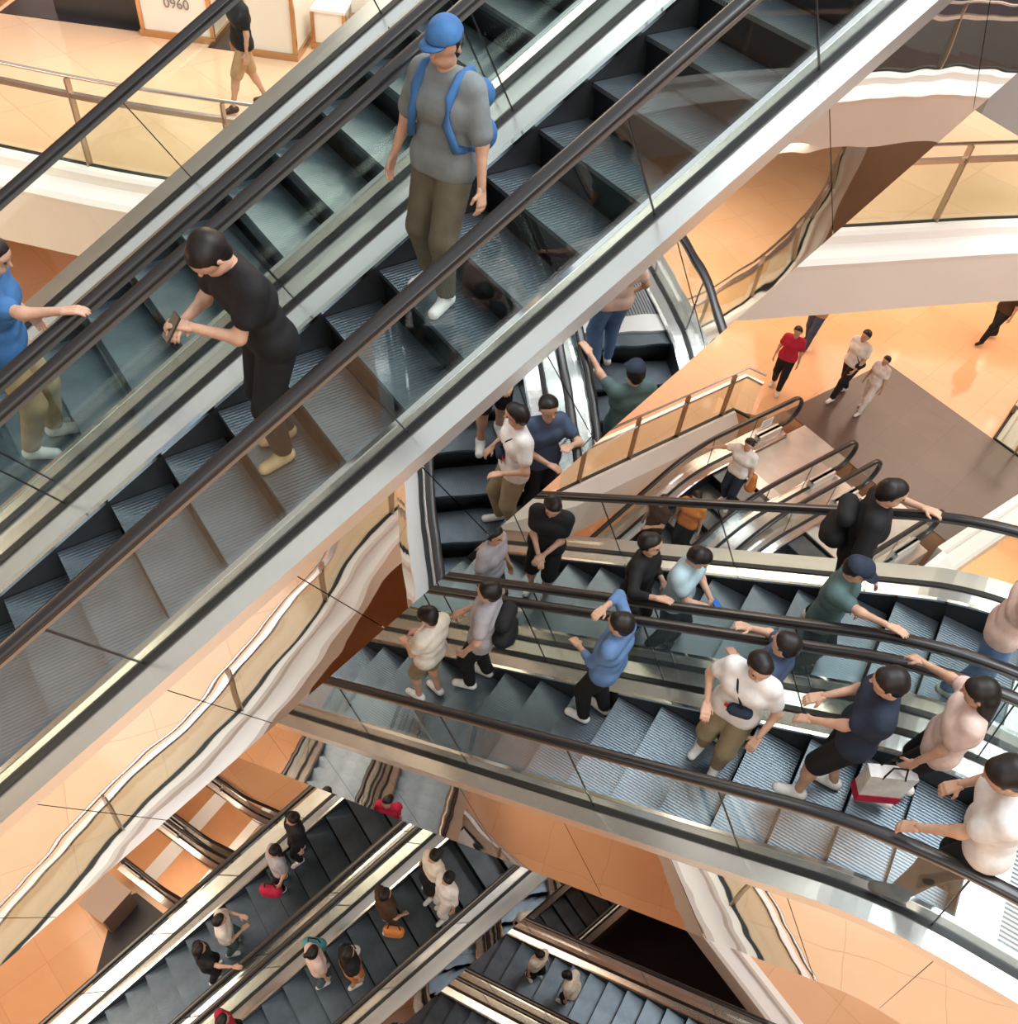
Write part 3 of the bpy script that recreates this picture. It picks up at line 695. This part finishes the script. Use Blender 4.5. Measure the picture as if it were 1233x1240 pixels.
        f = [list(range(nb2)), list(range(nb2, 2*nb2))[::-1]]+[[i, nb2+i, nb2+(i+1) % nb2, (i+1) % nb2] for i in range(nb2)]
        mk('cap_brim', v, f, cmat(BR[cap]), cp_)
    if mask:
        v, f = field([(HT((.075, -.03, 1.55)), HT((.075, .03, 1.55)), .035, .035), (HT((.07, -.02, 1.53)), HT((.07, .02, 1.53)), .032, .032)], .009, .02); mk('face_mask', v, f, cmat((.75, .76, .76)), o)
    if fine:
        for sy in (1, -1):
            v, f = field([(HT((.088, sy*.032-.006, 1.603)), HT((.088, sy*.032+.006, 1.603)), .0085, .0085)], .005, .004, pad=.004); mk('eye', v, f, cmat((.02, .015, .012), .2, 'eye_material'), o)
    o['_sc'] = 0; del o['_sc']
    return o, (lambda p: base+Matrix.Rotation(yaw, 3, 'Z') @ (V([float(c) for c in p])*sc)), hands
def softbag(name, label, pts, col, cat='bag', strap=None, k=.03, h=.014):
    v, f = field([(np.array(a_), np.array(b_), r1, r2) for a_, b_, r1, r2 in pts], h, k)
    c0 = np.mean(np.array(v), axis=0)
    me = bpy.data.meshes.new('mesh'); me.from_pydata((np.array(v)-c0).tolist(), [], f); o = link(name, me, cmat(BR[col] if isinstance(col, str) else col), None, True); o.location = c0.tolist(); tag(o, label, cat)
    if strap: link('strap', tube([V(p)-V(c0.tolist()) for p in strap], .010, 6), cmat(BR['black']), o, True)
    return o

# ------------------------------------------------------------------ people on the escalators
LN = dict(An=(FA, pA, -4.2, .2, 3.19, 4.61), Af=(FA, pA, -4.2, .25, 4.84, 6.33), Bn=(FB, pB, -8.4, 0., 3.31, 4.73), Bf=(FB, pB, -8.4, .2, 4.96, 6.45),
          Cn=(FA, pC, -6.6, .1, 3.17, 4.61), Cf=(FA, pC, -6.6, .25, 4.84, 6.33), Dn=(FB, pD, -9.9, 0., 3.31, 4.73), Df=(FB, pD, -9.9, .2, 4.96, 6.45),
          Ef=(FA, pE, 7.3, 0., 5.64, 7.07), En=(FA, pE, 7.3, 0., 3.62, 5.06))
def ride(lane, label, s_, l, up, turn=0., rl=None, rr=None, **k):
    """place a rider on the tread nearest s_; rl / rr: forward reach of the left / right hand resting on the handrail"""
    fr, path, a0, ph, g0, g1 = LN[lane]
    kk = math.floor((s_-a0-ph)/.4); sk_ = a0+ph+.4*kk; s2 = min(max(s_, sk_+.15), sk_+.25)
    z = path.at(sk_)[1]; z = max(z, path.at(s2)[1]-.116) if path.zt is not None and z > path.zt-.9 else z
    if path.zt is not None and s2 > 1.7 and fr is FB: z = path.zt+.012; s2 = s_
    yaw = fr.az+(0 if up else math.pi)+R(turn); H = k.get('H', 1.65); sc = H/1.7
    for key, rch in (('la', rl), ('ra', rr)):
        if rch is None: continue
        far = (key == 'la') == up                # left hand of an upward rider is on the far side
        g = g1 if far else g0; lat = abs(g-l); sx = s2+(rch if up else -rch); zr = path.at(sx)[1]+.93/math.cos(path.at(sx)[2])+.02
        p = fr.P(sx, g, zr)-fr.P(s2, l, z); q = Matrix.Rotation(-yaw, 3, 'Z') @ p; k[key] = (q.x/sc, q.y/sc, q.z/sc)
    return person(label, fr.P(s2, l, z+.001), yaw, **k)

G1 = 'riders on the middle escalators'
o, W, h_ = ride('An', 'person in a blue cap, grey tee and olive trousers standing on the nearest escalator', 2.62, 4.02, False, turn=20, H=1.62, shirt='grey', pants='olive', shoes='white', cap='blue', la=(.06, .34, .80), ra=(.10, -.33, .80), head=(0, 12), stance=.13, step_=(.10, -.06), sleeve=.8)
def bagpack(W, label, col, sc=1.):
    rot = lambda p: np.array(W(p))
    return softbag('backpack', label, [(rot((-.20, -.09, 1.28)), rot((-.20, .09, 1.28)), .085, .085), (rot((-.21, -.10, 1.05)), rot((-.21, .10, 1.05)), .10, .10), (rot((-.25, -.05, 1.0)), rot((-.25, .05, 1.0)), .08, .08)], col, 'backpack')
bp_ = bagpack(W, 'blue backpack on the capped person in grey', 'blue')
for sy in (-1, 1):
    pts = [W(p) for p in ((-.15, sy*.10, 1.36), (-.06, sy*.115, 1.462), (.04, sy*.12, 1.45), (.125, sy*.12, 1.36), (.148, sy*.12, 1.22), (.11, sy*.16, 1.08), (-.1, sy*.17, 1.02))]
    link('shoulder_strap', tube([p-bp_.location for p in pts], .026, 8), cmat(BR['blue']), bp_, True)
o, W, h_ = ride('An', 'person in black bending over a phone on the nearest escalator', 1.42, 3.88, False, turn=5, H=1.66, shirt='black', pants='black', shoes='tan', lean=.30, head=(0, 35), la=(.44, .02, 1.16), ra=(.44, -.07, 1.14), stance=.09, curl=.9)
tag(link('phone', boxm(-.006, .006, -.036, .036, -.075, .075), MT['shopdark']), 'dark phone held by the bending person in black', 'phone'); ph_ = C.objects[-1] if False else bpy.data.objects['phone']; ph_.location = W((.525, -.02, 1.17)); ph_.rotation_euler = (0, R(-35), AZA+math.pi)
o, W, h_ = ride('Af', 'person in a blue tee and tan trousers gripping the handrail at the left edge', .22, 5.38, True, turn=-22, rr=.34, H=1.66, shirt='blue', pants='tan', shoes='white', lean=.16, head=(-10, 15), la=(.12, .30, .95), stance=.11, step_=(.08, -.05))
# middle pair, near lane (heading down left)
ride('Bn', 'short-haired person in a cream tee, leftmost in the lower lane of the middle pair', -2.70, 4.07, False, H=1.56, turn=-5, shirt='cream', pants='khaki', leg='short', la=(.26, .12, 1.02), ra=(.25, -.1, 1.0), head=(0, 25), group=None)
o, W, h_ = ride('Bn', 'person in a lavender grey tee with a dark backpack on the middle pair', -2.28, 4.40, False, H=1.72, turn=14, shirt='lav', pants='black', la=(.10, .27, .9), ra=(.24, -.12, 1.0), hem=.80)
bagpack(W, 'dark backpack on the person in the lavender grey tee', 'black')
ride('Bn', 'person in a blue shirt raising one hand to the face, on the middle pair', -.90, 4.34, False, H=1.66, turn=-2, shirt='ltblue' if False else 'denim', pants='black', ra=(.22, -.10, 1.52), la=(.30, .06, 1.05), sleeve=1.5, head=(0, 5))
o, W, h_ = ride('Bn', 'person in a white tee and khaki trousers with a navy sling bag', 0.03, 4.15, False, turn=85, H=1.62, shirt='white', pants='khaki', la=(.15, .27, .95), ra=(.2, -.2, 1.05), head=(20, 12), haircol='hair')
sb = softbag('sling_bag', 'small navy sling bag across the white tee of a rider', [(np.array(W((.13, .10, 1.12))), np.array(W((.15, .0, 1.10))), .05, .05)], 'navy', 'bag', strap=[W(p) for p in ((-.13, .02, 1.25), (-.07, -.10, 1.42), (.03, -.12, 1.44), (.125, -.05, 1.33), (.15, .05, 1.17))])
for nm, cc, dy, dz in (('red_print', (.6, .03, .03), -.05, 1.10), ('teal_print', (.05, .30, .32), -.02, 1.05)):
    q = link(nm, boxm(-.002, .002, -.028, .028, -.02, .02), cmat(cc), sb); q.location = W((.152, dy, dz))-sb.location; q.rotation_euler[2] = AZB+math.pi+R(85)
ride('Bn', 'person in a navy tee and black shorts with white shoes on the middle pair', .90, 4.10, False, turn=8, H=1.72, shirt='navy', pants='black', leg='short', la=(.35, .1, 1.0), ra=(.30, -.12, 1.02), head=(0, 20), step_=(.12, -.12))
ride('Bn', 'dark-haired person in a dark tee holding a hand up, beside the one in navy', .30, 4.44, False, turn=-10, H=1.60, shirt='dkblue', pants='black', ra=(.33, -.12, 1.35), la=(.28, .05, 1.1))
o, W, h_ = ride('Bn', 'person in a peach top with long dark hair holding the inner handrail', 1.50, 4.25, False, turn=0, rr=.42, H=1.62, shirt='pink', pants='black', leg='short', hair='long', fem=True, la=(.14, .26, .86), head=(0, 25))
p_ = np.array(W((.20, .28, .52))); 
sbg = empty('shopping_bag', 'white and red paper shopping bag hanging beside the peach top', 'bag', p_.tolist()); sbg.rotation_euler[2] = AZB+.5
bmx = bmesh.new(); 
for zz_, w2, d2 in ((-.16, .15, .06), (.17, .17, .05)):
    for x_, y_ in ((-w2, -d2), (w2, -d2), (w2, d2), (-w2, d2)): bmx.verts.new((x_, y_, zz_))
bmesh.ops.convex_hull(bmx, input=bmx.verts[:]); me = bpy.data.meshes.new('mesh'); bmx.to_mesh(me); bmx.free(); link('bag_body', fixn(me), cmat((.80, .78, .76)), sbg)
link('red_base', boxm(-.155, .155, -.065, .065, -.19, -.10), cmat(BR['red']), sbg)
for y_ in (-.05, .05): link('handle', tube([V((-.08, y_, .15)), V((-.05, y_*.6, .28)), V((.05, y_*.6, .28)), V((.08, y_, .15))], .007, 6), cmat(BR['black']), sbg)
ride('Bn', 'person in a white tee at the lower right, hand on the outer handrail', 1.76, 3.52, False, turn=8, rl=.5, lean=.25, H=1.76, shirt='white', pants='black', shoes='brown', ra=(.2, -.25, .95), head=(0, 25), stance=.10, step_=(.16, -.14))
# middle pair, far lane (heading up right)
ride('Bf', 'person in a black tee with hands clasped, topmost left rider of the middle pair', -2.28, 5.85, True, turn=-75, H=1.70, shirt='black', pants='black', leg='short', la=(.26, .02, 1.02), ra=(.25, -.03, .98), head=(0, 22))
ride('Bf', 'person in a grey tee partly hidden by the mirror edge of the nearest escalator', -2.62, 5.35, True, H=1.60, shirt='lav', pants='brown', la=(.1, .26, .9), ra=(.2, -.2, 1.0))
ride('Bf', 'person in black holding the inner handrail behind the pale blue tee', -1.06, 5.37, True, turn=0, rr=.30, H=1.66, shirt='black', pants='black', sleeve=1.6, la=(.22, .1, 1.05))
o, W, h_ = ride('Bf', 'person in a pale blue tee looking at a phone on the middle pair', -.66, 5.34, True, turn=-5, H=1.62, shirt='ltblue', pants='black', la=(.32, .02, 1.10), ra=(.33, -.05, 1.08), head=(0, 30))
q = tag(link('blue_phone', boxm(-.006, .006, -.038, .038, -.08, .08), cmat((.05, .2, .6), .3, 'phone_material')), 'blue phone held by the rider in the pale blue tee', 'phone'); q.location = W((.41, -.02, 1.12)); q.rotation_euler = (0, R(-45), AZB)
ride('Bf', 'person in a dark teal tee with a cap stretching an arm along the inner handrail', .45, 5.32, True, turn=-8, rr=.45, H=1.62, shirt='teal', pants='black', la=(.15, .26, .95), cap='navy', head=(0, 15))
o, W, h_ = ride('Bf', 'broad person in a black jacket holding the far handrail', .44, 6.08, True, turn=10, rl=.34, H=1.84, shirt='black', pants='black', sleeve=.9, ra=(.15, -.28, .95), head=(0, 10), haircol='hair')
bagpack(W, 'black backpack on the broad person in the black jacket', 'black')
ride('Bf', 'pink clad person at the right edge of the middle pair, arm on handrail', 1.6, 5.42, True, turn=0, rr=.3, H=1.62, shirt='pink', pants='denim', la=(.12, .26, .95))
ride('Bf', 'person walking off the landing of the middle pair, seen in the mirror side', 2.7, 5.9, True, H=1.68, shirt='teal', pants='black', step_=(.18, -.14))
# lower left pair
ride('Cf', 'person in a pale top with a red bag on the lower left pair', 1.0, 5.75, False, fine=False, H=1.62, shirt='lav', pants='black', hair='long', fem=True, la=(.1, .28, .9))
ride('Cf', 'dark clad person standing just behind the pale top with the red bag', 1.45, 5.95, False, fine=False, H=1.66, shirt='black', pants='black', sleeve=1.5)
ride('Cf', 'person in a cream tee and teal trousers on the lower left pair', -.12, 5.5, True, fine=False, turn=-15, H=1.62, shirt='cream', pants='teal', la=(.3, .1, 1.2), ra=(.3, -.1, 1.1))
ride('Cf', 'person in black holding the inner handrail below the one in cream', -.55, 5.35, True, fine=False, rr=.35, H=1.62, shirt='black', pants='black', sleeve=.5, fem=True, hair='long')
ride('Cn', 'person with a pale top and teal bag on the lower left pair', .78, 4.1, True, fine=False, H=1.62, shirt='pink', pants='teal', hair='bun', fem=True)
ride('Cn', 'person in a black top with orange skirt on the lower left pair', 1.12, 3.75, True, fine=False, H=1.60, shirt='black', pants='orange', leg='skirt', hair='long', fem=True)
ride('Cn', 'person in a brown top carrying an orange bag on the lower left pair', 2.05, 4.05, True, fine=False, H=1.58, shirt='brown', pants='olive', ra=(.2, -.25, .95))
ride('Cn', 'person in a cream tee and dark skirt near the top of the lower left pair', 2.72, 3.98, False, fine=False, H=1.62, shirt='cream', pants='black', leg='skirt', hair='bun', fem=True)
ride('Cn', 'person in a pale top with a white bag behind the cream tee', 2.75, 3.6, False, fine=False, H=1.60, shirt='white', pants='white', sleeve=1.2)
ride('Cn', 'person in a red top cut off at the bottom edge', -.55, 4.25, True, fine=False, H=1.62, shirt='red', pants='black')
def bagat(fr, s_, l, z, col, label, r=.09):
    p = np.array(fr.P(s_, l, z)); return softbag('handbag', label, [(p+np.array((-.10, 0, 0)), p+np.array((.10, 0, 0)), r, r), (p+np.array((-.09, 0, -.12)), p+np.array((.09, 0, -.12)), r, r)], col, 'bag', strap=[V((p+np.array(q_)).tolist()) for q_ in ((-.1, 0, .06), (-.07, 0, .26), (.07, 0, .26), (.1, 0, .06))], h=.02)
bagat(FA, .75, 5.55, pC.at(.75)[1]+.72, 'red', 'red handbag hanging beside the pale top on the lower left pair')
bagat(FA, 2.0, 3.72, pC.at(2.0)[1]+.72, 'orange', 'orange handbag beside the brown top on the lower left pair', .07)
bagat(FA, .95, 4.35, pC.at(.95)[1]+.85, (.10, .35, .40), 'teal handbag beside the pale top with the hair bun')
bagat(FA, 1.35, 3.95, pC.at(1.35)[1]+.75, 'white', 'white carrier bag on the lower left pair beside the orange skirt', .07)
# lowest pair
ride('Df', 'person in a white tee on the lowest pair, left of two', -.85, 5.75, True, fine=False, H=1.62, shirt='cream', pants='black', turn=-20)
ride('Df', 'person in a white tee bending forward on the lowest pair, right of two', .25, 5.6, False, fine=False, H=1.62, shirt='cream', pants='black', lean=.3, head=(0, 30))
# right pair E
o, W, h_ = ride('Ef', 'person in white with navy trousers riding the right escalator lane', 10.55, 6.25, False, fine=False, turn=10, H=1.66, shirt='white', pants='navy', rr=.35)
p_ = np.array(W((-.05, .30, .95))); softbag('handbag', 'orange bag carried by the person in white on the right escalator', [(p_, p_+np.array((0, 0, -.25)), .07, .11)], 'orange', 'bag', strap=[W((.02, .14, 1.42)), W((.0, .22, 1.2)), V(p_.tolist())])
ride('Ef', 'person in an orange top on the right escalator lane', 9.5, 6.15, False, fine=False, H=1.64, shirt='orange', pants='black', turn=20)
ride('Ef', 'dark-haired person in brown beside the orange top on the right escalator', 9.15, 6.55, False, fine=False, H=1.6, shirt='brown', pants='black', la=(.3, .1, 1.1))
# people walking on floors
def walk(label, x, y, z, yaw, **k): return person(label, V((x, y, z+ZC)), R(yaw), fine=False, **k)
o, W, h_ = walk('person in a white shirt and black trousers walking on the dark stone floor', 6.64, 15.2, -11.99, 215, H=1.72, shirt='white', pants='black', step_=(.26, -.26), la=(.16, .2, .9), ra=(-.1, -.26, .85), stance=.07)
q = softbag('shoulder_bag', 'dark shoulder bag at the hip of the walker in the white shirt', [(np.array(W((-.02, .20, 1.0))), np.array(W((.08, .20, .98))), .07, .07)], 'black', 'bag', strap=[W((.02, -.12, 1.44)), W((.12, 0, 1.25)), W((.08, .18, 1.05))])
walk('small person all in white walking beside the black trousers on the dark stone floor', 7.1, 14.85, -11.99, 215, H=1.42, shirt='white', pants='white', step_=(.2, -.2), fem=True)
walk('person in a dark red top walking on the peach floor beside the well balustrade', 5.3, 15.2, -12, 245, H=1.60, shirt='red', pants='black', step_=(.15, -.15))
walk('person in tan with dark trousers walking under the balcony fascia', 6.17, 16.9, -12, 230, H=1.66, shirt='tan', pants='dkblue', shoes='brown', step_=(.2, -.2), la=(.3, .2, 1.2))
walk('person striding in black at the far right of the peach floor', 10.6, 18.0, -12, 205, H=1.66, shirt='brown', pants='black', shoes='black', step_=(.3, -.3), ra=(-.25, -.3, 1.1))
walk('person in dark clothes on the upper floor before the shop counters', -4.4, 12.3, -6, 215, H=1.66, shirt='black', pants='tan', leg='short', shoes='brown', step_=(.28, -.28), sleeve=.6)
walk('person in black walking on the near middle floor, seen in the mirror', 13.2, 4.2, -12, 40, H=1.66, shirt='black', pants='black', step_=(.2, -.2))
walk('person in pale clothes walking on the near middle floor, seen in the mirror', 13.9, 4.0, -12, 40, H=1.62, shirt='cream', pants='lav', step_=(.2, -.2), fem=True)

# downlights in the ceilings under the upper floor slab
cl = None
def downlight(x, y, z, label):
    t = empty('ceiling_light', label, 'light', (x, y, z+ZC), 'round downlights in the ceiling over the peach floor')
    def disc(r, h0, h1): return prism([(r*math.cos(R(q)), r*math.sin(R(q))) for q in range(0, 360, 20)], h0, h1)
    link('trim_ring', disc(.15, -.012, -.001), MT['white'], t); link('lens', disc(.11, -.018, -.013), MT['lamp'], t)
for i in range(6):
    for j in range(3): downlight(2+2.9*i+.5*j, 17.2+.25*i+3.1*j, -6.9, 'round glowing downlight in the ceiling over the peach floor')
